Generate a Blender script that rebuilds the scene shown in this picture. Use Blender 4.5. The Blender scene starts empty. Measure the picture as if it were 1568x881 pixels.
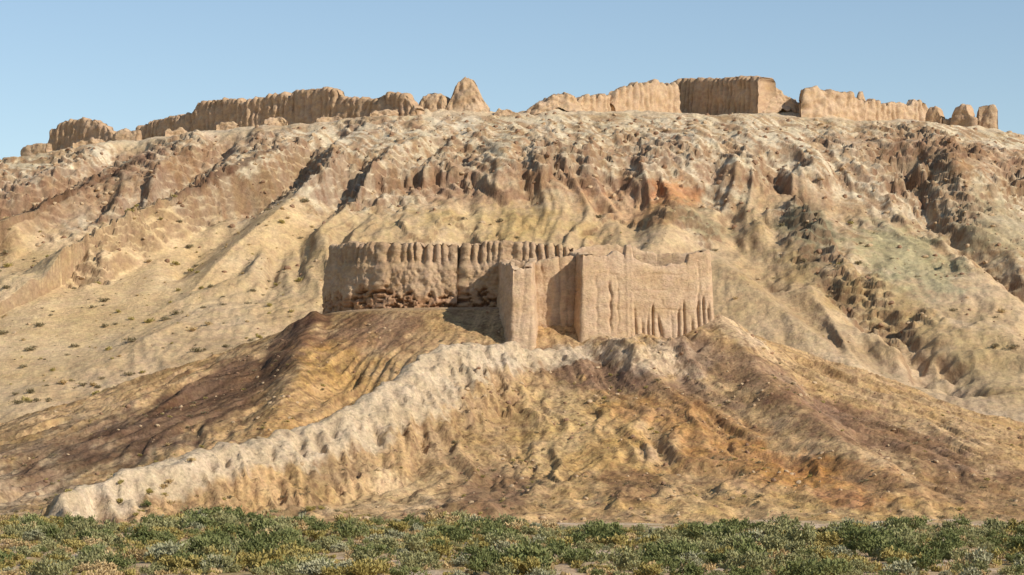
import bpy, math, random
import numpy as np
from mathutils import Vector
random.seed(3); rng=np.random.default_rng(7)
CAMZ=12.0; F=4000.0
def P(px,py,Y):            # surveyed bearing / elevation at a known distance -> world metres
    return ((px-784.0)*Y/F, Y, CAMZ+(680.0-py)*Y/F)
# ---------------------------------------------------------------- noise
_perm=np.random.default_rng(11).permutation(256); _perm=np.concatenate([_perm,_perm,_perm])
_ga=np.random.default_rng(12).uniform(0,2*np.pi,256); _gx=np.cos(_ga); _gy=np.sin(_ga)
_g3=np.random.default_rng(13).normal(size=(256,3)); _g3/=np.linalg.norm(_g3,axis=1)[:,None]
def perlin(x,y,seed=0):
    x=np.asarray(x,float)+seed*17.31; y=np.asarray(y,float)+seed*9.17
    x,y=np.broadcast_arrays(x,y)
    xf=np.floor(x); yf=np.floor(y); xi=xf.astype(int)&255; yi=yf.astype(int)&255
    fx=x-xf; fy=y-yf
    u=fx*fx*fx*(fx*(fx*6-15)+10); v=fy*fy*fy*(fy*(fy*6-15)+10)
    def g(ix,iy,dx,dy):
        h=_perm[_perm[ix&255]+(iy&255)]
        return _gx[h]*dx+_gy[h]*dy
    a=g(xi,yi,fx,fy); b=g(xi+1,yi,fx-1,fy); c=g(xi,yi+1,fx,fy-1); d=g(xi+1,yi+1,fx-1,fy-1)
    return ((a+(b-a)*u)+((c+(d-c)*u)-(a+(b-a)*u))*v)*1.5
def fbm(x,y,o=4,seed=0,gain=.5):
    s=0;a=1;f=1
    for i in range(o):
        s=s+a*perlin(x*f,y*f,seed+i*3); a*=gain; f*=2.03
    return s
def ridged(x,y,o=3,seed=0,gain=.5):
    s=0;a=1;f=1
    for i in range(o):
        s=s+a*(1-2*np.abs(perlin(x*f,y*f,seed+i*5))); a*=gain; f*=2.1
    return s
def perlin3(x,y,z,seed=0):
    x=x+seed*13.7;y=y+seed*7.9;z=z+seed*3.3
    xf=np.floor(x);yf=np.floor(y);zf=np.floor(z)
    xi=xf.astype(int)&255;yi=yf.astype(int)&255;zi=zf.astype(int)&255
    fx=x-xf;fy=y-yf;fz=z-zf
    u=fx*fx*(3-2*fx);v=fy*fy*(3-2*fy);w=fz*fz*(3-2*fz)
    r=0
    for i in (0,1):
        for j in (0,1):
            for k in (0,1):
                h=_perm[_perm[_perm[(xi+i)&255]+((yi+j)&255)]+((zi+k)&255)]
                g=_g3[h]
                d=g[...,0]*(fx-i)+g[...,1]*(fy-j)+g[...,2]*(fz-k)
                r=r+d*(u if i else 1-u)*(v if j else 1-v)*(w if k else 1-w)
    return r*1.6
def fbm3(x,y,z,o=3,seed=0,gain=.5):
    s=0;a=1;f=1
    for i in range(o):
        s=s+a*perlin3(x*f,y*f,z*f,seed+i); a*=gain; f*=2.07
    return s
def sst(a,b,x):
    t=np.clip((x-a)/(b-a),0,1); return t*t*(3-2*t)
def smax(a,b,k=1.5):
    h=np.clip(.5+.5*(a-b)/k,0,1); return b+(a-b)*h+k*h*(1-h)
def near_line(x,y,pts):
    best=np.full(x.shape,1e9); zz=np.zeros(x.shape); side=np.zeros(x.shape)
    for (x0,y0,z0),(x1,y1,z1) in zip(pts[:-1],pts[1:]):
        dx,dy=x1-x0,y1-y0; L2=dx*dx+dy*dy
        t=np.clip(((x-x0)*dx+(y-y0)*dy)/L2,0,1)
        d=np.hypot(x-x0-t*dx,y-y0-t*dy); m=d<best
        best=np.where(m,d,best); zz=np.where(m,z0+t*(z1-z0),zz)
        side=np.where(m,np.sign((x-x0)*dy-(y-y0)*dx),side)
    return best,side,zz
def terrace(z,step,sharp,n):
    t=(z+n)/step; f=np.floor(t); r=t-f
    return (f+sst(.5-sharp,.5+sharp,r))*step-n
# ---------------------------------------------------------------- mountain
RX=np.array([-700,-300,-200,-157,-147,-131,-117,-97,-77,-57,-37,-17,3,23,49,73,89,103,123,133,143,157,200,300,700])
RP=np.array([420,330,275,245,238,222,215,201,191,186,179,179,179,176,174,176,180,183,188,192,202,207,215,240,420])
RZ=CAMZ+(680-RP)*800/F
Q=[-400,-60,0,18,35,50,75,120,170,200,250,320,500]
D=[-10,-7.5,0,9,19,32,45,65,85,93,103,113,122]
SPURS=[([(1085,385,690),(1200,478,658),(1330,583,622),(1500,668,588)],.65,.55,.4),
 ([(1165,270,768),(1240,325,726),(1295,412,696),(1370,522,664),(1480,606,624)],1.4,.6,1.4),
 ([(1310,285,768),(1400,370,722),(1480,434,694),(1568,512,670),(1700,592,638)],1.2,.6,1.0),
 ([(1450,240,785),(1530,322,744),(1620,410,712)],1.2,.7,1.3),
 ([(1025,280,758),(1032,314,728),(1000,372,708)],.8,.75,.5),
 ([(800,298,758),(812,335,735),(780,388,712)],.7,.7,.3),
 ([(660,290,765),(640,335,738),(600,400,715)],.7,.7,.3),
 ([(930,330,738),(960,370,715),(980,420,695)],.7,.7,.3),
 ([(400,228,796),(330,276,763),(250,312,738),(150,362,715)],1.5,.55,1.2),
 ([(240,234,797),(130,288,763),(20,336,740)],1.4,.5,1.2),
 ([(560,230,790),(430,320,736),(330,408,703),(250,498,678)],.8,.5,.4)]
SPURS=[([P(*p) for p in s],a,b,c) for s,a,b,c in SPURS]
CARVE=[([(1185,300,765),(1215,380,725),(1275,460,695),(1380,580,652),(1480,650,612)],7.5,5.5),
 ([(1380,290,768),(1440,375,728),(1530,450,698),(1640,540,668)],5.5,6),
 ([(1090,300,765),(1120,370,725),(1200,450,690)],4,5),
 ([(960,280,768),(940,330,745),(900,400,710)],3.2,5),
 ([(720,290,768),(710,340,742),(700,400,712)],3.2,5),
 ([(345,240,796),(280,290,763),(190,335,738),(125,378,712)],5,6),
 ([(200,245,797),(90,300,763),(-20,350,738)],5,6),
 ([(510,240,790),(400,320,745),(290,400,712)],3,6)]
CARVE=[([P(*p) for p in s],a,b) for s,a,b in CARVE]
CRAG=[([(1215,330,735),(1235,370,720),(1275,440,700),(1370,530,665)],8),([(1440,300,765),(1480,360,735)],7),([(300,300,750),(210,340,728),(140,378,708)],7),([(1035,340,728),(1070,360,722)],6)]
CRAG=[([P(*p) for p in s],w) for s,w in CRAG]
HEAPS=[(845,150,815,9),(665,160,812,7),(715,160,812,9),(1195,150,832,9),(1260,168,828,8),(1180,170,815,7),(975,166,822,12),(1380,180,838,10),(130,218,832,8),(780,175,812,5),(900,168,812,9),(560,176,806,7),(1500,190,830,9)]
HEAPS=[(P(a,b,c),r) for a,b,c,r in HEAPS]
def crag(x,y):
    m=np.zeros(x.shape); n=fbm(x/9,y/9,3,49)
    for pts,w in CRAG:
        d,_,_=near_line(x,y,pts); m=np.maximum(m,sst(w*1.2,w*.5,d+6*n))
    return m
def rockmask(x,y,q):
    m=sst(-6,6,q)*(1-sst(48,66,q+14*fbm(x/30,y/30,3,41)))
    return np.maximum(np.maximum(m, .5*sst(70,100,x)*sst(5,15,q)*(1-sst(95,140,q+34*fbm(x/25,y/25,2,43)))),.85*crag(x,y))
def sandmask(x,y,q0):
    return sst(-46,-82,x+.5*(q0-80)+10*perlin(x/30,y/30,9))*sst(50,68,q0)
def patchmask(x,y,q0):
    pm=sst(-.05,.45,fbm(x/28,y/22,3,45))*(1-.7*sst(-55,-30,x)*sst(125,100,x)*sst(24,14,q0))
    pm=np.maximum(pm,.75*sst(-60,-95,x)*sst(48,36,q0)*sst(-.3,.3,fbm(x/20,y/20,2,47)))
    return np.maximum(np.maximum(pm,.85*crag(x,y)),.9*sst(18,30,q0)*sst(56,44,q0)*sst(-.4,.3,perlin(x/24,y/60,48)))
def H_mount(x,y):
    x=np.asarray(x,float);y=np.asarray(y,float)
    zr=np.interp(x,RX,RZ)+.7*perlin(x/7,x*0,4)
    q0=800-y+5*perlin(x/45,y/200,2)
    th=np.arctan2(x-25,960-y); r=np.hypot(x-25,960-y)
    damp=sst(4,45,q0)
    wr=perlin(x/40,y/40,8)*.08
    g1=ridged((th+wr)*9,r/150,2,21,.4)
    g2=ridged((th+wr*.8)*27,r/60,3,25,.5)
    sand=sandmask(x,y,q0)
    big=perlin(x/50,y/50,14)
    q=q0-damp*(1-.96*sand)*(7.5*g1+(1.5+1.3*big)*g2)
    z=zr-np.interp(q,Q,D)*(zr-5)/(108)
    rk=rockmask(x,y,q0)
    pm=patchmask(x,y,q0)
    jag=fbm(x/9,y/9,4,31,.5)
    for pts,dep,w in CARVE:
        d,s,zz=near_line(x+4*perlin(x/14,y/14,35)+1.2*perlin(x/4,y/4,36),y,pts)
        z=z-dep*np.exp(-(d/w)**2)*(1+.4*jag)
    for pts,sl,sr,jg in SPURS:
        d,s,zz=near_line(x+2.5*jg*perlin(x/12,y/12,33),y+1.5*jg*perlin(x/7,y/7,34),pts)
        c=zz+1.6-np.where(s>0,sr,sl)*np.sqrt(d*d+4)+jg*.8*jag
        z=smax(z,c,1.5)
    lev=np.interp(x,[-200,-100,-40,30,60,110,160,250],[74,80,86,86,84,92,98,98])
    bm=sst(-.35,.25,perlin(x/24,y/60,48))
    qq=z-lev+7*fbm(x/19,y/40,5,51,.6)
    band=sst(-60,-25,x)*damp*(.25+.75*bm)
    z=z+band*(4.4*sst(-1.2,1.2,qq)-4.4*sst(-10,14,qq))
    qq=z-lev+15+9*fbm(x/17,y/30,5,57,.6)
    z=z+band*.5*(3.2*sst(-.9,.9,qq)-3.2*sst(-8,12,qq))
    rr_=rk*pm
    z=z+rk*((.25+1.0*pm)*(ridged(x/10,y/9,5,61,.52)-.8)+(.15+.6*pm)*fbm(x/3,y/3,4,63,.65))
    nn=.16*x+2.4*fbm(x/13,y/13,5,68,.6)
    z=z+rr_*.85*(terrace(z,2.8,.14,nn)-z)
    a=(x*.75+y*.66); b=(-x*.66+y*.75)
    z=z+rk*.45*ridged(a/4+perlin(x/9,y/9,3),b/18,4,66)
    z=z+(1-rk)*(1-.9*sand)*(.3*fbm(x/7,y/7,4,71)+.25*ridged(x/3,y/12,2,74))+.06*fbm(x/1.7,y/1.7,2,77)
    for (hx,hy,hz),rr in HEAPS:
        w=np.exp(-((x-hx)/rr)**2-((y-hy)/(rr*.7))**2)
        z=z+w*np.maximum(hz-z,0)*(.75+.3*perlin(x/3,y/3,81))
    z=np.where(y>960,z-(y-960)*.12-((y-960)/100)**2*2,z)
    return z
# ---------------------------------------------------------------- mound
MD=[-40,-4,0,5,20,34,48,64,90,118,150,400]
MZ=[40,39.6,38.8,36,28.6,22.8,17.3,12,5.3,.4,-3,-20]
RIDGE=[P(*p) for p in [(860,548,509),(810,546,505),(740,534,498),(690,541,490),(650,554,482),(600,602,465),(500,652,447),(400,684,432),(300,702,420),(200,732,407),(90,772,391)]]
LSPUR=[P(*p) for p in [(480,484,531),(464,528,511),(440,597,486),(395,675,460)]]
RSP1=[P(*p) for p in [(1100,480,520),(1160,560,495),(1260,650,460),(1400,740,425)]]
RSP2=[P(*p) for p in [(860,552,503),(880,622,478),(930,700,447)]]
def mound_d(x,y):
    qx=np.maximum(np.abs(x)-12,0);qy=np.maximum(np.abs(y-562)-8,0)
    rr=np.hypot(qx,qy)+1e-6
    d=rr-30
    return np.where(d>0,d*(1-.13*qx/rr),d)
def ridge_d(x,y):
    return near_line(x+1.5*perlin(x/6,y/6,19)+.7*perlin(x/2,y/2,20),y+1.5*perlin(x/6,y/6,29)+.5*perlin(x/2,y/2,30),RIDGE)
def H_mound(x,y):
    x=np.asarray(x,float);y=np.asarray(y,float)
    d=mound_d(x,y); ang=np.arctan2(x,562-y)
    gd=sst(2,30,d)*(1-sst(95,120,d)*.7)
    z=np.interp(d+2.5*perlin(ang*5,d/80,3)*gd,MD,MZ)
    wr=perlin(x/18,y/18,6)*.06
    z=z+gd*(1.9*(ridged((ang+wr)*9,d/70,2,101)-.7)+.45*(ridged((ang+wr)*28,d/45,4,105,.6)-.7))
    z=z-4.2*np.exp(-((x+26)/11)**2-((y-490)/17)**2)
    z=z-1.6*np.exp(-((x-7)/10)**2-((y-508)/6)**2)
    for L,a,b,of in ((LSPUR,.75,.7,0.8),(RSP1,.5,.6,.5),(RSP2,.5,.55,.2)):
        dd,s,zz=near_line(x+1.2*perlin(x/5,y/5,9),y,L)
        z=smax(z,zz+of-b*np.sqrt(dd*dd+3),1.4)
    dd,s,zz=ridge_d(x,y)
    lum=fbm(x/6,y/6,4,111,.45)
    ff=ridged((x+y*.3)/3.6,(y-x*.3)/11,4,113)
    wid=np.interp(x,[-70,-40,-15,0,5],[3.5,4.5,6,7,7])
    c=zz+1.2+.9*lum-np.where(s>0,1.8,.70)*np.maximum(dd-wid*.2,0)-1.1*(1-ff)*sst(.5,4,dd)
    z=smax(z,c,.35)
    for hx,hy,am,r1,r2 in ((27,504,3.2,9,7),(36,508,2,6,6),(-41,532,1.6,4,4),(-5,404,2.6,9,8),(-32,398,2.2,9,6),(20,412,1.6,14,9),(60,414,1.6,14,9)):
        z=z+am*np.exp(-((x-hx)/r1)**2-((y-hy)/r2)**2)*(1+.6*perlin(x/3,y/3,15))
    rw=sst(9,3,dd)
    z=z+sst(-2,6,d)*(1-.6*rw)*(.34*fbm(x/5,y/5,6,121,.62)+.07*ridged(x/2.2,y/3.4,2,127))+.06*fbm(x,y,2,131)
    return z
def H_ground(x,y):
    a=np.exp(-((np.maximum(np.abs(x),150)-150)/200)**2)
    return (.45*fbm(x/22,y/22,3,141)+.14*fbm(x/4,y/4,3,145))*a
# ---------------------------------------------------------------- colours
K=.80
def C(r,g,b,k=K,des=.04):
    c=np.array([r,g,b])/255.; c=np.where(c<=.04045,c/12.92,((c+.055)/1.055)**2.4)
    l=c@np.array([.3,.55,.15]); return (c+(l-c)*des)*k
def paint(col,x,z,lst,Yof,seed,nx=None):
    n=fbm(x/7,z/4,4,seed,.6)
    for i,(px,py,rx,ry,rot,c,st) in enumerate(lst):
        Y=np.interp(py,Yof[0],Yof[1]); cx,_,cz=P(px,py,Y)
        dx=(x-cx)*F/Y;dz=-(z-cz)*F/Y
        a=math.radians(rot); u=(dx*math.cos(a)+dz*math.sin(a))/rx; v=(-dx*math.sin(a)+dz*math.cos(a))/ry
        w=sst(-.35,.35,1-np.sqrt(u*u+v*v)*1.0+.55*n+.2*perlin(x/2,z/1.3,seed+i))*st
        col=col+(np.array(C(*c))-col)*w[:,None]
    return col
def mkmesh(name,V,Fc,col,mat,smooth=True):
    me=bpy.data.meshes.new(name)
    me.vertices.add(len(V)); me.vertices.foreach_set("co",np.asarray(V,np.float32).ravel())
    Fc=np.asarray(Fc,np.int32); n=len(Fc)
    me.loops.add(n*4); me.polygons.add(n)
    me.loops.foreach_set("vertex_index",Fc.ravel())
    me.polygons.foreach_set("loop_start",np.arange(0,n*4,4,dtype=np.int32))
    me.polygons.foreach_set("loop_total",np.full(n,4,np.int32))
    me.update(calc_edges=True)
    me.polygons.foreach_set("use_smooth",np.full(n,smooth))
    if col is not None:
        at=me.color_attributes.new("Col",'FLOAT_COLOR','POINT')
        c4=np.ones((len(V),4),np.float32); c4[:,:3]=np.clip(col,0,1); at.data.foreach_set("color",c4.ravel())
    me.materials.append(mat); me.validate()
    ob=bpy.data.objects.new(name,me); bpy.context.scene.collection.objects.link(ob)
    return ob
def gridfaces(nx,ny):
    i=np.arange(nx-1);j=np.arange(ny-1);I,J=np.meshgrid(i,j); a=(J*nx+I).ravel()
    return np.stack([a,a+1,a+nx+1,a+nx],1)
def axis(a,b,step,lo,hi,g=1.15):
    c=list(np.arange(a,b+step*.5,step)); s=step;v=c[-1]
    while v<hi: s*=g; v+=s; c.append(v)
    s=step;v=c[0];l=[]
    while v>lo: s*=g; v-=s; l.append(v)
    return np.array(l[::-1]+c)
# ---------------------------------------------------------------- materials
def new_mat(name):
    m=bpy.data.materials.new(name); m.use_nodes=True; nt=m.node_tree
    b=nt.nodes["Principled BSDF"]; b.inputs["Roughness"].default_value=.95
    b.inputs["Specular IOR Level"].default_value=.08
    return m,nt,b
def earth(name,s1=.9,s2=.12,lo=.72,hi=1.22,bump=.35,bs=.9,spots=.0,stretch=(1,1,1)):
    m,nt,b=new_mat(name); N=nt.nodes;L=nt.links
    at=N.new("ShaderNodeAttribute"); at.attribute_name="Col"
    tc=N.new("ShaderNodeTexCoord"); mp=N.new("ShaderNodeMapping"); mp.inputs["Scale"].default_value=stretch
    L.new(tc.outputs["Object"],mp.inputs[0])
    def noise(sc,det,ro=.6):
        n=N.new("ShaderNodeTexNoise"); n.inputs["Scale"].default_value=sc; n.inputs["Detail"].default_value=det; n.inputs["Roughness"].default_value=ro
        L.new(mp.outputs[0],n.inputs["Vector"]); return n
    def mr(src,a,b_,c,d):
        r=N.new("ShaderNodeMapRange"); r.inputs[1].default_value=a;r.inputs[2].default_value=b_;r.inputs[3].default_value=c;r.inputs[4].default_value=d
        L.new(src,r.inputs[0]); return r.outputs[0]
    def mul(a,b_):
        r=N.new("ShaderNodeMath"); r.operation='MULTIPLY'; L.new(a,r.inputs[0]); L.new(b_,r.inputs[1]); return r.outputs[0]
    n1=noise(s1,9,.7); n2=noise(s2,5,.6); n3=noise(s1*.37,4,.6)
    v=mul(mr(n1.outputs["Fac"],.32,.68,lo,hi),mr(n2.outputs["Fac"],.3,.7,.9,1.08))
    v=mul(v,mr(n3.outputs["Fac"],.35,.65,.92,1.07))
    if spots>0:
        vo=N.new("ShaderNodeTexVoronoi"); vo.inputs["Scale"].default_value=.8; L.new(mp.outputs[0],vo.inputs["Vector"])
        v=mul(v,mr(vo.outputs["Distance"],.12,.3,1-spots,1.0))
    mx=N.new("ShaderNodeVectorMath"); mx.operation='SCALE'; L.new(at.outputs["Color"],mx.inputs[0]); L.new(v,mx.inputs["Scale"])
    hs=N.new("ShaderNodeHueSaturation"); L.new(mx.outputs[0],hs.inputs["Color"])
    L.new(mr(n3.outputs["Fac"],.3,.7,.492,.508),hs.inputs["Hue"]); L.new(mr(n2.outputs["Fac"],.3,.7,1.06,.9),hs.inputs["Saturation"])
    L.new(hs.outputs[0],b.inputs["Base Color"])
    nb=noise(bs,10,.65); bp=N.new("ShaderNodeBump"); bp.inputs["Strength"].default_value=1; bp.inputs["Distance"].default_value=bump
    L.new(nb.outputs["Fac"],bp.inputs["Height"]); L.new(bp.outputs[0],b.inputs["Normal"])
    return m
M_mount=earth("weathered_rock",.9,.05,.72,1.22,.42,1.0,.0)
M_mound=earth("eroded_clay",1.7,.09,.66,1.24,.34,1.8,.3)
M_ground=earth("desert_ground",1.5,.1,.75,1.2,.3,1.5,.2)
M_adobe=earth("mud_brick",1.6,.15,.84,1.12,.26,2.6,0,(1,1,1.7))
# ---------------------------------------------------------------- build terrain
def field(name,xs,ys,Hf,colf,mat):
    X,Y=np.meshgrid(xs,ys); X=X.ravel();Y=Y.ravel(); Z=Hf(X,Y)
    G=Z.reshape(len(ys),len(xs)); gy,gx=np.gradient(G,ys,xs)
    sl=np.hypot(gx,gy).ravel(); gx=gx.ravel()
    col=colf(X,Y,Z,sl,gx)
    return mkmesh(name,np.stack([X,Y,Z],1),gridfaces(len(xs),len(ys)),col,mat)
def col_mount(x,y,z,sl,gx):
    n=fbm(x/12,y/12,4,201,.6)
    base=np.tile(C(216,181,134),(len(x),1))
    q0=800-y
    rk=rockmask(x,y,q0); pm=patchmask(x,y,q0); cg=crag(x,y)
    a=(x*.75+y*.66); b=(-x*.66+y*.75)
    st=fbm(a/2.2+perlin(x/9,y/9,3),b/11,4,211,.65)
    rock=np.tile(C(194,158,118),(len(x),1))
    rock=rock+(C(236,213,174)-rock)*(sst(-.3,.25,st)*(1-.4*pm))[:,None]
    base=base+(rock-base)*rk[:,None]
    bd=fbm(x/40+z/30,z/9,3,215,.6)
    base=base*(1-.12*sst(.1,.5,bd)*(1-rk))[:,None]
    lst=[(60,320,230,46,-25,(178,138,102),.6),(240,270,200,26,-30,(188,150,110),.5),
     (480,400,170,70,-20,(214,180,130),.8),(380,300,120,30,-30,(198,164,118),.6),
     (700,300,110,18,5,(176,132,94),.6),(880,285,150,16,5,(182,138,100),.6),(980,330,90,26,10,(208,156,104),.65),
     (760,350,120,30,0,(212,177,118),.75),(1030,305,40,26,0,(214,146,88),.8),
     (1060,345,50,26,30,(160,146,108),.65),(1230,350,38,50,-20,(150,140,106),.85),(1380,400,70,60,30,(196,180,134),.85),(1520,350,60,50,0,(192,172,132),.7),
     (1330,470,160,40,38,(212,176,120),.7),(1200,480,120,26,38,(200,168,124),.8),(1420,600,160,30,25,(214,182,142),.7),(1300,540,120,16,38,(190,158,118),.6),
     (1480,240,170,26,8,(186,144,106),.65),(1200,300,120,22,12,(190,150,112),.45),(1500,560,50,60,30,(204,172,120),.7),
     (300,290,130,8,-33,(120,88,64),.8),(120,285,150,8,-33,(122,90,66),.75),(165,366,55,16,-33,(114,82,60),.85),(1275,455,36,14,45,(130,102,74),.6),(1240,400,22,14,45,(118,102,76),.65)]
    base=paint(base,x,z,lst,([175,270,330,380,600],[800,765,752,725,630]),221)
    base=base*(1-.08*cg)[:,None]
    sd=sandmask(x,y,q0+8*n)
    base=base+(C(230,194,142)*(1+.04*n)[:,None]-base)*(sd*.95)[:,None]
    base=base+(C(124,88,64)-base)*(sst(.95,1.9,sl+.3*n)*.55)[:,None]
    base=base+(C(232,206,168)-base)*(sst(3,-6,q0)*.75)[:,None]
    return base*(1+.10*n)[:,None]
def col_mound(x,y,z,sl,gx):
    n=fbm(x/6,y/6,4,231,.6)
    d=mound_d(x,y); ang=np.arctan2(x,562-y)
    base=np.tile(C(208,168,116),(len(x),1))
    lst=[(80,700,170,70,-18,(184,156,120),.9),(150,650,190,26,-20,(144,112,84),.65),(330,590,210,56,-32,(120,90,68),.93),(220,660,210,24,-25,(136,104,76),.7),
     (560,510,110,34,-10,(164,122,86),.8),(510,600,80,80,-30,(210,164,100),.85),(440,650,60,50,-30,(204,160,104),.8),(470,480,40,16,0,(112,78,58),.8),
     (900,570,110,30,14,(146,110,84),.8),(1010,545,80,30,5,(224,194,156),.9),(1000,590,140,20,10,(150,116,90),.65),(1150,570,130,34,28,(162,124,92),.7),
     (1130,500,60,24,28,(218,184,142),.8),(900,680,130,70,0,(218,174,108),.8),(1070,650,120,34,18,(200,146,88),.7),(1240,722,190,30,10,(212,146,76),.8),(1120,720,140,44,12,(196,150,96),.6),
     (1380,670,190,36,20,(152,114,86),.75),(1480,760,160,34,8,(182,142,98),.8),(1180,775,340,22,3,(216,174,112),.8),(740,755,66,36,0,(154,118,86),.85),(960,740,60,20,8,(146,108,78),.7),
     (620,750,90,26,-5,(216,180,130),.8),(1320,770,60,12,6,(184,116,66),.6),(850,650,50,60,10,(214,180,128),.5)]
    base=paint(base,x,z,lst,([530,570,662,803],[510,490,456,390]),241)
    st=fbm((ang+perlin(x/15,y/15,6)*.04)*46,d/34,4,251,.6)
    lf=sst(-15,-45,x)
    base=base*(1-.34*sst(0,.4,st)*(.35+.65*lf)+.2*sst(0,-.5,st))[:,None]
    sp=fbm(x/1.6,y/2.2,4,261,.75)
    base=base+(C(112,82,58)-base)*(sst(.22,.6,sp+.3*n)*.55)[:,None]
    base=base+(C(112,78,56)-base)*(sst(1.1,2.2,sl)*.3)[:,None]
    dd,s,zz=ridge_d(x,y)
    wid=np.interp(x,[-70,-40,-15,0,5],[5.5,6.5,8.5,9,7])
    lip=np.where(s>0,1.6,wid)
    w=sst(1.8,-1.2,dd-lip+2.0*n+.8*sp)
    base=base+(C(222,194,156)*(1+.10*n+.10*sp)[:,None]-base)*(w*.95)[:,None]
    base=base+(C(206,172,132)-base)*(sst(1,-3,d)*.8)[:,None]
    return base
def col_ground(x,y,z,sl,gx):
    n=fbm(x/9,y/14,4,271,.6)
    base=np.tile(C(214,180,138),(len(x),1))
    base=base+(C(188,160,106)-base)*sst(-.05,.4,n)[:,None]
    base=base+(C(226,196,162)-base)*sst(.1,.45,fbm(x/12,y/8,3,277))[:,None]
    return base
field("hillside_terrain",axis(-205,205,.52,-900,900),axis(590,862,.48,520,1500),H_mount,col_mount,M_mount)
field("fort_mound_terrain",axis(-118,118,.36,-330,330),axis(380,548,.36,368,760),H_mound,col_mound,M_mound)
field("ground",axis(-120,120,.8,-7000,7000),axis(220,440,.8,-3000,9000),H_ground,col_ground,M_ground)
# ---------------------------------------------------------------- walls
ADOBE=(218,182,142)
def wall(name,path,tops,Hf,thick=3,batter=.1,ds=.4,nv=26,flute=None,rough=.35,rs=3,closed=False,ero=.4,col=ADOBE,colfn=None,sink=2.0,base=None,fine=.16,outer=False,step=.7,notch=0):
    pts=np.array(path,float);tp=np.array(tops,float)
    if closed: pts=np.vstack([pts,pts[:1]]);tp=np.append(tp,tp[0])
    cum=np.concatenate([[0],np.cumsum(np.hypot(*np.diff(pts,axis=0).T))])
    ns=max(6,int(cum[-1]/ds)); S=np.linspace(0,cum[-1],ns+1)
    if outer:
        S=np.array([s for s in S if np.min(np.abs(cum-s))>ds*.45]+list(cum)); S=np.sort(S)
    if closed:S=S[:-1]
    X=np.interp(S,cum,pts[:,0]);Y=np.interp(S,cum,pts[:,1]);ZT=np.interp(S,cum,tp)
    if closed: tx=np.roll(X,-1)-np.roll(X,1);ty=np.roll(Y,-1)-np.roll(Y,1)
    else: tx=np.gradient(X);ty=np.gradient(Y)
    l=np.hypot(tx,ty)+1e-9;tx/=l;ty/=l; NX=ty;NY=-tx
    e1=fbm(S/2.6,S*0+X.mean(),2,7,.6)
    stp=np.round(perlin(S/1.7,S*0+X.mean()+3,8)*2.5)/2.5       # broken-off brick steps
    ZT=ZT+ero*(e1+step*stp+.35*perlin(S/.6,S*0,9)-.15)
    if notch and flute is not None: ZT=ZT+notch*flute(S,1.0,X,ZT)
    ZB=(Hf(X,Y)-sink) if base is None else np.full(len(X),base)
    ZT=np.maximum(ZT,ZB+sink*.6); h=ZT-ZB
    vs=np.linspace(0,1,nv); rows=[]
    for v in vs: rows.append((v,1.0,'o'))
    for k in (.66,.2,-.2,-.66): rows.append((1.0,k,'t'))
    for v in vs[::-1]: rows.append((v,-1.0,'i'))
    V=[];CO=[]
    c0=C(*col); sh=-thick/2 if outer else 0
    for v,k,t in rows:
        o=k*(thick/2+batter*h*(1-v)) if t!='t' else k*thick/2
        if t!='t': o-=k*thick*.10*max(0,(v-.93)/.07)**2
        o=o+sh
        z=ZB+v*h+(0.12*thick*.2 if t=='t' else 0)
        px_=X+NX*o;py_=Y+NY*o
        nz=fbm3(px_/rs,py_/rs,z/rs,4,5,.55)
        nf=np.abs(fbm3(px_/.9,py_/.9,z/.7,2,15))
        dsp=nz*rough*(1 if t!='t' else .3)-nf*fine*1.6
        if flute is not None and t!='t': dsp=dsp+flute(S,v,X,z)
        sg=1 if k>0 else -1
        if t=='t': px2,py2=px_,py_; z=z+nz*rough*.8-nf*fine
        else:
            px2=px_+NX*dsp*sg;py2=py_+NY*dsp*sg
            z=z+nz*rough*.3*v
        V.append(np.stack([px2,py2,z],1))
        cc=np.tile(c0,(len(X),1))*(1+.09*fbm3(px_/4,py_/4,z/1.2,3,9)+.05*perlin(z/.5+0*S,S/9,12)-.10*np.clip(nf*2,0,1))[:,None]
        if colfn is not None: cc=colfn(cc,S,v,X,z)
        CO.append(cc)
    nr=len(rows);nS=len(X)
    V=np.concatenate(V);CO=np.concatenate(CO)
    I=np.arange(nS if closed else nS-1);J=np.arange(nr-1)
    A,B=np.meshgrid(I,J);A=A.ravel();B=B.ravel();A2=(A+1)%nS
    Fc=np.stack([B*nS+A,B*nS+A2,(B+1)*nS+A2,(B+1)*nS+A],1)
    if not closed:
        half=nr//2
        caps=[]
        for e in (0,nS-1):
            for r in range(half-1):
                q=[r*nS+e,(r+1)*nS+e,(nr-2-r)*nS+e,(nr-1-r)*nS+e]
                caps.append(q if e else q[::-1])
        Fc=np.vstack([Fc,caps])
    return mkmesh(name,V,Fc,CO,M_adobe)
def ribs(amp,sp,v0=0,v1=1,soft=.12,seed=0):
    def f(S,v,X,z):
        s=S+.55*sp*perlin(S/(sp*2.2),S*0+v*1.2,seed)+.8*sp*perlin(S/(sp*6),S*0,seed+1)
        g=(1-np.abs(np.sin(np.pi*s/sp)))**1.6
        m=float(sst(v0-soft,v0+soft,np.array(v)))*float(1-sst(v1-soft,v1+soft,np.array(v))) if v1<1 else float(sst(v0-soft,v0+soft,np.array(v)))
        a=amp*(.35+1.2*np.clip(perlin(S/(sp*2.3),S*0+v*3,seed+4)+.5,0,1))
        return -a*g*m
    return f
def ridgewall(name,pts,**k):
    w=[P(*p) for p in pts]
    o=dict(thick=4,batter=.08,ds=.3,nv=24,rough=.6,rs=3.5,ero=.45,sink=2.5,fine=.2,notch=.7); o.update(k)
    return wall(name,[(a,b) for a,b,c in w],[c for a,b,c in w],H_mount,**o)
DK=(214,176,136)  # adobe a touch darker, shade of the left-facing walls put into the colour
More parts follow.
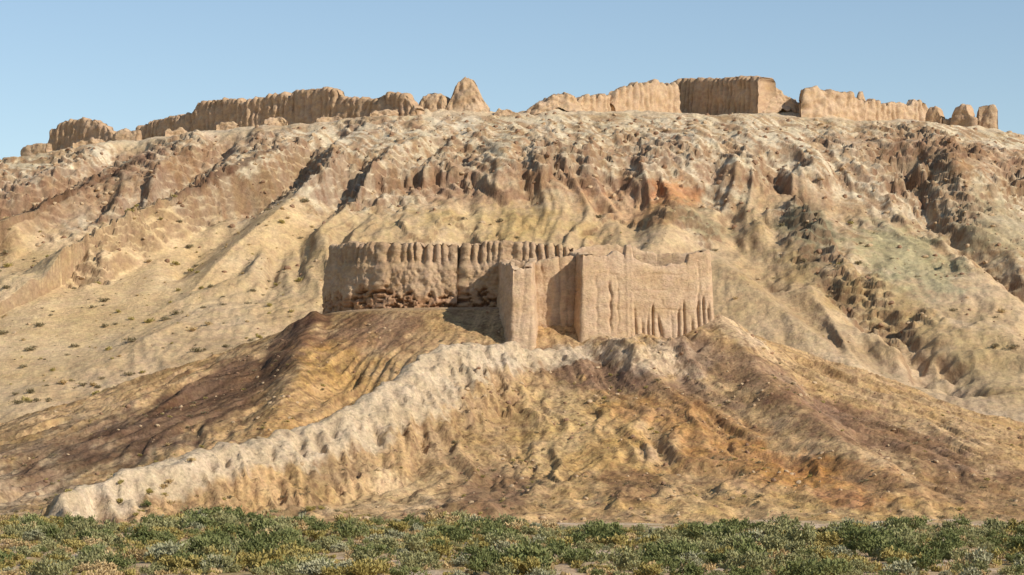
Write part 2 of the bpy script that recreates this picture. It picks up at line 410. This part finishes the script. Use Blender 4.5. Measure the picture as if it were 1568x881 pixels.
ridgewall("ruined_wall",[(74,222,851),(80,196,850),(100,184,847),(130,180,842),(155,186,838),(176,204,834)],flute=ribs(.6,2.7),col=DK)
ridgewall("ruined_wall",[(36,228,842),(45,220,840),(72,218,838)])
ridgewall("ruined_wall",[(172,206,832),(186,197,831),(210,198,830)],batter=.25)
ridgewall("fortress_curtain_wall",[(203,212,884),(214,193,881),(240,183,876),(300,170,862),(305,156,861),(330,152,856),(370,149,848),(375,158,847),(382,150,846),(440,140,838),(446,147,837),(454,137,836),(515,132,825),(528,147,823),(575,150,816),(600,140,812),(622,141,808),(636,156,806),(643,166,805)],flute=ribs(.8,2.6,.25,1),col=DK,thick=5)
for i,(a,b,t,Y) in enumerate([(252,286,197,828),(330,362,187,822),(404,438,180,815),(484,524,178,810),(566,610,169,806),(110,160,214,826)]):
    ridgewall("wall_stub",[(a,t+3,Y),(a+6,t,Y),(b-8,t-1,Y),(b,t+4,Y)],thick=4,rough=.8,sink=2)
ridgewall("ruined_wall",[(640,160,814),(649,146,814),(668,141,813),(684,147,812),(692,158,811)],thick=6,batter=.15,flute=ribs(.5,3.5))
ridgewall("ruined_watch_tower",[(682,168,811),(693,142,811),(701,124,811),(712,119,811),(727,122,811),(737,144,811),(750,168,811)],thick=5,batter=.2,rough=1.0,ero=.3)
ridgewall("wall_stub",[(757,172,806),(762,166,806),(782,167,806),(800,174,806)],thick=3,sink=2)
ridgewall("ruined_wall",[(806,168,812),(830,153,812),(848,144,813),(862,141,814),(876,145,815),(884,160,816)],thick=5,batter=.4,rough=1.2)
ridgewall("ruined_wall",[(880,152,815),(890,144,817),(918,142,822),(940,144,828)],flute=ribs(1.0,2.7,.1,1),thick=3.5)
ridgewall("ruined_wall",[(934,152,824),(941,135,826),(958,132,829),(972,124,832),(984,128,834),(1000,121,837),(1014,126,840),(1030,126,843),(1035,132,845)],flute=ribs(.9,3.0,.2,1),thick=4)
ridgewall("fortress_bastion_wall",[(1030,152,862),(1037,126,860),(1048,119,857),(1100,119,845),(1160,115,828),(1178,117,823)],flute=ribs(1.1,2.6,.2,1),thick=7,col=DK,ero=.25,sink=4,notch=.3)
ridgewall("collapsed_wall",[(1168,119,829),(1180,128,829),(1196,140,830),(1214,153,831),(1236,168,832)],thick=6,batter=.4,rough=1.4)
ridgewall("ruined_wall",[(1228,152,822),(1233,134,822),(1248,131,824),(1264,139,826),(1285,139,829),(1302,143,832),(1318,153,835)],flute=ribs(.5,4),thick=5,rough=1)
ridgewall("wall_pinnacle",[(1312,156,838),(1317,139,838),(1324,137,838),(1330,156,838)],thick=2.5)
ridgewall("ruined_wall",[(1318,156,835),(1332,150,837),(1346,151,840),(1350,158,841),(1372,155,845),(1394,159,849),(1399,151,850),(1414,152,853),(1428,176,856)],flute=ribs(1.1,2.9,.1,1),thick=3.5)
ridgewall("wall_stub",[(1426,170,842),(1431,163,841),(1442,163,840),(1448,176,839)],thick=3,col=DK)
ridgewall("wall_stub",[(1446,182,840),(1458,180,840),(1470,184,840)],thick=3)
ridgewall("ruined_gate_pier",[(1466,186,838),(1470,164,837),(1480,157,836),(1488,160,835),(1493,176,834),(1500,182,834)],thick=3.4,col=DK,ero=.3)
ridgewall("ruined_gate_pier",[(1500,176,838),(1503,162,838),(1514,159,837),(1527,159,836),(1531,168,836)],thick=3.4,flute=ribs(.5,3),ero=.25)
# ---- lower fort
def zt(py,Y): return CAMZ+(680-py)*Y/F
def pits(S,v,z,top,seed):
    m=sst(top,top-.12,v+.16*fbm(S/4,S*0,2,seed))*sst(0,.05,v+0*S)
    n=fbm(S/2.3,z/1.0,4,seed+1,.62)
    return m,-m*(.35+1.2*sst(.05,.5,n))
def under(S,v,X,z): return pits(S,v,z,.32,301)[1]
def fw_flute(S,v,X,z):
    return ribs(.85,1.75,.72,1,.04)(S,v,X,z)+ribs(.2,3.4,.3,.66,.12,3)(S,v,X,z)+under(S,v,X,z)+.35*sst(.70,.64,np.array(v))+.3*(np.abs(fbm(S/2,z/2,3,309))-.3)*sst(.7,.6,np.array(v))
def fw_col(cc,S,v,X,z):
    m,p=pits(S,v,z,.32,301)
    cc=cc+(C(192,138,94)-cc)*(m*.6)[:,None]
    cc=cc+(C(118,78,54)-cc)*(np.clip(-p-.6,0,1)*.65)[:,None]  # shade inside the deepest pits painted into the wall colour
    w2=sst(.62,.72,np.array(v+0*S)+.05*perlin(S/2,S*0,306))
    return cc*(1-.08*w2)[:,None]  # shade of the rough ribbed top band put into the colour
FW=(220,182,140)
pl=[(-33,590),(-36.5,575),(-37.5,561),(-36,550),(-32,542.5),(-26,538.5),(-18,536.5),(-11,536)]
wall("fort_ring_wall",pl,[zt(374,560)-.5]*2+[zt(375,556),zt(374,548),zt(372,543),zt(372,540),zt(373,537),zt(376,536)],H_mound,thick=4,batter=.09,ds=.2,nv=60,flute=fw_flute,rough=.45,rs=2.6,ero=.25,col=FW,colfn=fw_col,sink=.6,notch=.5)
pl=[(-10.2,538),(-9,535.4),(-4,534.6),(2,533.5),(8,532.5),(12.5,532.5)]
wall("fort_ring_wall",pl,[zt(385,536),zt(374,536),zt(370,534),zt(370,533),zt(373,532),zt(380,531)],H_mound,thick=4,batter=.07,ds=.2,nv=60,flute=fw_flute,rough=.4,rs=2.6,ero=.25,col=FW,colfn=fw_col,sink=.6,notch=.5)
wall("fort_ring_wall",[(36,544),(38,560),(34,580),(15,594),(-12,598),(-33,590)],[51]*6,H_mound,thick=4,ds=.6,nv=20,flute=ribs(.7,2),col=FW,base=37)
KP=(225,188,147)
def keepfl(S,v,X,z):
    r=ribs(.85,1.35,0,1,.1,5)(S,v,X,z)
    m=sst(22.5,25,X+.0*S)*sst(.46,.34,v+.2*perlin(S/2,S*0,311))*sst(.05,.12,v+0*S)
    o=r*m
    for xc,wd,dp in ((16.6,.28,.2),(19.3,.26,.55),(20.8,.2,.25),(36.9,.25,.3)):
        o=o-dp*np.exp(-((X-xc+.45*perlin(z/2.5,z*0+xc,3))/wd)**2)*sst(.1,.3,v+0*S)*sst(.9,.55,v+.25*perlin(z/2,z*0+xc,4))
    for zc in (38.5,42.3,45.5): o=o-.2*np.exp(-((z-zc+.3*perlin(S/4,S*0,5))/.16)**2)*sst(-.3,.3,perlin(S/3,z*0+zc,6))
    return o
kp=[(13.9,513.2)];kt=[zt(389,513)]
for px,py in ((900,391),(930,390),(945,384),(957,390),(960,374),(967,373),(971,396),(985,402),(1010,407),(1032,404),(1052,403),(1056,388),(1070,385),(1084,384)):
    t=(px-892)/(1088-892.); yy=513.2+t*5.2; kp.append(((px-784)*yy/F*1.0,yy));kt.append(zt(py,yy-1))
kp+=[(39.5,518.6),(40.3,530),(40,540.5),(30,541.5),(24,541),(18,540),(11.0,538.5),(12.0,524)]
kt+=[zt(385,519),50.8,51.6,zt(389,540),zt(378,540),zt(375,540),zt(383,535),zt(389,525)]
wall("fort_keep",kp,kt,H_mound,thick=2.4,batter=.05,ds=.17,nv=84,flute=keepfl,rough=.16,rs=3.4,closed=True,ero=.24,col=KP,sink=2.5,fine=.07,outer=True,step=1.3)
g=[(.1,510.2),(3.9,510.6),(4.3,514),(4.9,522),(5.0,531),(-2.6,532),(-2.1,522),(-.6,513)]
wall("fort_gate_tower",g,[zt(413,511),zt(408,511),zt(404,513),zt(400,522),49.5,49.5,zt(402,520),zt(404,513)],H_mound,thick=1.7,batter=.05,ds=.17,nv=66,flute=ribs(.12,2.3,0,1,.1,8),rough=.2,rs=3,closed=True,ero=.35,col=KP,sink=2.5,fine=.08,outer=True,step=1.3)
wall("gate_passage_wall",[(4.4,519.4),(6.6,519.2),(8.6,519.1),(8.9,520.9),(9.6,521),(10.0,519.4),(11.2,519.8),(12.6,521)],[zt(404,518),zt(397,518),zt(394,518),zt(400,518),zt(402,518),zt(393,518),zt(391,518),zt(391,518)],H_mound,thick=2.4,batter=.04,ds=.18,nv=60,flute=ribs(.25,2.3,0,1,.1,12),rough=.25,ero=.3,col=KP,sink=3,fine=.08)
# ---------------------------------------------------------------- scattered things
def leafmat(name,c1,c2):
    m,nt,b=new_mat(name);N=nt.nodes;L=nt.links
    g=N.new("ShaderNodeNewGeometry"); oi=N.new("ShaderNodeObjectInfo")
    ad=N.new("ShaderNodeMath");ad.operation='ADD';L.new(g.outputs["Random Per Island"],ad.inputs[0]);L.new(oi.outputs["Random"],ad.inputs[1])
    hf=N.new("ShaderNodeMath");hf.operation='MULTIPLY';hf.inputs[1].default_value=.5;L.new(ad.outputs[0],hf.inputs[0])
    r=N.new("ShaderNodeValToRGB"); r.color_ramp.elements[0].color=(*c1,1);r.color_ramp.elements[1].color=(*c2,1)
    r.color_ramp.elements[0].position=.2;r.color_ramp.elements[1].position=.8
    L.new(hf.outputs[0],r.inputs[0]);L.new(r.outputs[0],b.inputs["Base Color"])
    b.inputs["Roughness"].default_value=.8
    return m
def shrub(name,mat,rad,hgt,n,leaf,seed,up=.5,nl=11):
    r=np.random.default_rng(seed); V=[];Fc=[]
    lob=[(r.normal(0,rad*.42),r.normal(0,rad*.42),r.uniform(.25,.85)*hgt,r.uniform(.18,.42)*rad) for _ in range(nl)]
    for i in range(n):
        lx,ly,lz,lr=lob[r.integers(nl)]
        d=r.normal(size=3);d/=np.linalg.norm(d);rr=lr*(r.uniform(.35,1.1)+.35*abs(r.normal())*(r.random()<.25))
        p=np.array([lx,ly,lz])+d*rr*np.array([1,1,.8])
        if p[2]<.02:p[2]=r.uniform(.02,.3)*hgt
        a=d*.6+r.normal(size=3)*.6;a[2]=abs(a[2])*.7+up;a/=np.linalg.norm(a);b=np.cross(a,r.normal(size=3));b/=np.linalg.norm(b)
        s=leaf*r.uniform(.5,1.4)
        k=len(V);V+=[p-b*s*.25,p+b*s*.25,p+b*s*.14+a*s,p-b*s*.14+a*s];Fc.append([k,k+1,k+2,k+3])
    for i in range(14):
        lx,ly,lz,lr=lob[i%nl]
        k=len(V);p0=np.array([r.normal(0,.08),r.normal(0,.08),-.15]);p1=np.array([lx,ly,lz]);w=np.array([.035,.02,0])
        V+=[p0-w,p0+w,p1+w*.4,p1-w*.4];Fc.append([k,k+1,k+2,k+3])
    ob=mkmesh(name,np.array(V),Fc,None,mat,False)
    bpy.context.scene.collection.objects.unlink(ob); return ob
def variants(cname,obs):
    c=bpy.data.collections.new(cname)
    for o in obs:c.objects.link(o)
    return c
def scatter(name,pts,scl,coll,seed=0,tilt=0):
    me=bpy.data.meshes.new(name);me.vertices.add(len(pts));me.vertices.foreach_set("co",np.asarray(pts,np.float32).ravel())
    at=me.attributes.new("scl",'FLOAT','POINT');at.data.foreach_set("value",np.asarray(scl,np.float32));me.update()
    ob=bpy.data.objects.new(name,me);bpy.context.scene.collection.objects.link(ob)
    ng=bpy.data.node_groups.new(name+"_nodes",'GeometryNodeTree')
    ng.interface.new_socket("Geometry",in_out='INPUT',socket_type='NodeSocketGeometry');ng.interface.new_socket("Geometry",in_out='OUTPUT',socket_type='NodeSocketGeometry')
    N=ng.nodes;L=ng.links
    gi=N.new("NodeGroupInput");go=N.new("NodeGroupOutput");ip=N.new("GeometryNodeInstanceOnPoints");ci=N.new("GeometryNodeCollectionInfo")
    ci.inputs["Collection"].default_value=coll;ci.inputs["Separate Children"].default_value=True;ci.inputs["Reset Children"].default_value=True
    rv=N.new("FunctionNodeRandomValue");rv.data_type='FLOAT_VECTOR'
    rv.inputs[0].default_value=(-tilt,-tilt,0);rv.inputs[1].default_value=(tilt,tilt,6.283);rv.inputs["Seed"].default_value=seed
    na=N.new("GeometryNodeInputNamedAttribute");na.data_type='FLOAT';na.inputs["Name"].default_value="scl"
    L.new(gi.outputs[0],ip.inputs["Points"]);L.new(ci.outputs[0],ip.inputs["Instance"]);ip.inputs["Pick Instance"].default_value=True
    L.new(rv.outputs[0],ip.inputs["Rotation"]);L.new(na.outputs["Attribute"],ip.inputs["Scale"]);L.new(ip.outputs[0],go.inputs[0])
    md=ob.modifiers.new("scatter",'NODES');md.node_group=ng
    return ob
G=[leafmat("sage_leaves",(.21,.20,.085),(.37,.34,.16)),leafmat("olive_leaves",(.29,.23,.07),(.46,.36,.13)),leafmat("dark_leaves",(.13,.145,.05),(.23,.235,.09)),leafmat("dry_leaves",(.42,.29,.13),(.60,.44,.23)),leafmat("grey_leaves",(.27,.26,.15),(.41,.38,.23))]
vg=[shrub("shrub_form",G[[0,1,2,1,4,0,3,0,2][i]],[1.7,1.3,1.8,1.3,1.5,1.9,1.3,1.3,1.6][i],[1.3,1.0,1.6,1.2,1.1,1.4,.9,1.3,1.8][i],1050,.22,50+i) for i in range(9)]
VC=variants("scrub_forms",vg)
def edgeY(x): return np.interp(x,[-90,-60,-30,-10,0,20,80],[402,400,398,390,368,362,362])
n=4900
xx=rng.uniform(-125,125,n);yy=rng.uniform(228,412,n)
dens=fbm(xx/7,yy/16,3,401)
keep=(yy<edgeY(xx)+rng.normal(0,4,n))&((dens>-.12)|(rng.random(n)<.08))&~((np.abs(xx+66)<14)&(np.abs(yy-392)<10)&(rng.random(n)<.8))&~((np.hypot((xx+24)/6,(yy-392)/8)<1))
xx,yy=xx[keep],yy[keep];zz=np.maximum(H_ground(xx,yy),np.where(yy>375,H_mound(xx,yy),-9))
scatter("desert_scrub",np.stack([xx,yy,zz-.05],1),(.4+.95*rng.random(len(xx))**1.7)*(1+.45*perlin(xx/14,yy/14,5)),VC,1)
gv=variants("straw_forms",[shrub("straw_form",[G[3],G[1],G[3]][i],.8,.4,160,.24,80+i,1.5) for i in range(3)])
n=6500
xx=rng.uniform(-120,120,n);yy=rng.uniform(228,418,n);k=(fbm(xx/6,yy/9,3,407)>-.15)&(yy<edgeY(xx)+10+6*rng.normal(size=n));xx=xx[k];yy=yy[k];zz=np.maximum(H_ground(xx,yy),np.where(yy>375,H_mound(xx,yy),-9))
scatter("straw_grass",np.stack([xx,yy,zz-.03],1),rng.uniform(.4,1.1,len(xx)),gv,2)
db=leafmat("dry_bush_leaves",(.20,.16,.085),(.33,.26,.15))
dv=variants("dry_bush_forms",[shrub("dry_bush_form",[db,G[1],db,G[3]][i],1.0,.6,170,.26,90+i) for i in range(4)])
pts=[];sc=[]
n=3000
x1=rng.uniform(-190,190,n);y1=rng.uniform(595,745,n);z1=H_mount(x1,y1);dn=fbm(x1/20,y1/20,3,411)
k=((x1<-50)&(rng.random(n)<.5))|((dn>0)&(rng.random(n)<.12))
pts.append(np.stack([x1,y1,z1-.05],1)[k]);sc.append((.25+1.3*rng.random(n)**2.5)[k])
n=2600
x1=rng.uniform(-118,118,n);y1=rng.uniform(386,515,n);z1=H_mound(x1,y1);dn=fbm(x1/14,y1/14,3,415)
dd,_,_=near_line(x1,y1,RIDGE)
k=(dd>10)&(mound_d(x1,y1)>12)&(dn>-.05)
pts.append(np.stack([x1,y1,z1-.04],1)[k]);sc.append((.12+.5*rng.random(n)**2)[k])
scatter("dry_bushes",np.concatenate(pts),np.concatenate(sc),dv,3)
def stone(name,seed,mat):
    r=np.random.default_rng(seed)
    import bmesh
    bm=bmesh.new();bmesh.ops.create_icosphere(bm,subdivisions=2,radius=.5)
    sx,sy,sz=r.uniform(.7,1.2),r.uniform(.7,1.2),r.uniform(.5,.9)
    for v in bm.verts:
        f=1+.35*float(perlin3(np.array([v.co.x*2.2]),np.array([v.co.y*2.2]),np.array([v.co.z*2.2]),seed)[0])
        v.co=Vector((v.co.x*sx*f,v.co.y*sy*f,v.co.z*sz*f))
    me=bpy.data.meshes.new(name);bm.to_mesh(me);bm.free();me.materials.append(mat)
    return bpy.data.objects.new(name,me)
def stonemat(name,c):
    m,nt,b=new_mat(name);n=nt.nodes.new("ShaderNodeTexNoise");n.inputs["Scale"].default_value=3
    r=nt.nodes.new("ShaderNodeValToRGB");r.color_ramp.elements[0].color=(*(c*.75),1);r.color_ramp.elements[1].color=(*(c*1.15),1)
    nt.links.new(n.outputs["Fac"],r.inputs[0]);nt.links.new(r.outputs[0],b.inputs["Base Color"]);return m
s1=stonemat("brown_stone",C(164,128,98));s2=stonemat("pale_stone",C(210,178,138))
sv=variants("stone_forms",[stone("stone_form",i,[s1,s2][i%2]) for i in range(6)])
pts=[];sc=[]
n=9000
x1=rng.uniform(-200,200,n);y1=rng.uniform(640,812,n);rk=rockmask(x1,y1,800-y1);k=rng.random(n)<rk*.9+.04
pts.append(np.stack([x1,y1,H_mount(x1,y1)],1)[k]);sc.append((.3+1.6*rng.random(n)**4)[k])
n=5000
x1=rng.uniform(-118,118,n);y1=rng.uniform(386,528,n);dn=fbm(x1/12,y1/12,3,425);dd,_,_=near_line(x1,y1,RIDGE);k=(dn>-.1)&(mound_d(x1,y1)>-1)&(dd>8)
pts.append(np.stack([x1,y1,H_mound(x1,y1)],1)[k]);sc.append((.15+.9*rng.random(n)**4)[k])
scatter("loose_rocks",np.concatenate(pts),np.concatenate(sc),sv,5,.5)
# ---------------------------------------------------------------- light, sky, camera
SUN=Vector((.77,-.52,.54)).normalized()
el=math.asin(SUN.z); az=math.atan2(SUN.x,SUN.y)
w=bpy.data.worlds.new("World");bpy.context.scene.world=w;w.use_nodes=True;nt=w.node_tree
sk=nt.nodes.new("ShaderNodeTexSky");sk.sky_type='NISHITA';sk.sun_disc=False;sk.sun_elevation=el;sk.sun_rotation=az
sk.air_density=1.0;sk.dust_density=.1;sk.ozone_density=1.0;sk.altitude=600
bg=nt.nodes["Background"];bg.inputs[1].default_value=.122;nt.links.new(sk.outputs[0],bg.inputs[0])
sl=bpy.data.lights.new("sun","SUN");sl.energy=5.0;sl.angle=math.radians(.5);sl.color=(1,.94,.84)
so=bpy.data.objects.new("sun",sl);bpy.context.scene.collection.objects.link(so)
so.rotation_euler=(-SUN).to_track_quat('-Z','Y').to_euler();so.location=(200,-100,300)
cd=bpy.data.cameras.new("camera");co=bpy.data.objects.new("camera",cd);bpy.context.scene.collection.objects.link(co)
cd.sensor_width=36;cd.lens=F/1568*36;cd.clip_end=20000;cd.clip_start=.5
co.location=(0,0,CAMZ);co.rotation_euler=(math.radians(90)+math.atan(239.5/F),0,0)
bpy.context.scene.camera=co
vs=bpy.context.scene.view_settings;vs.view_transform='Standard';vs.look='None';vs.exposure=0
print("verts",sum(len(o.data.vertices) for o in bpy.data.objects if o.type=='MESH'))
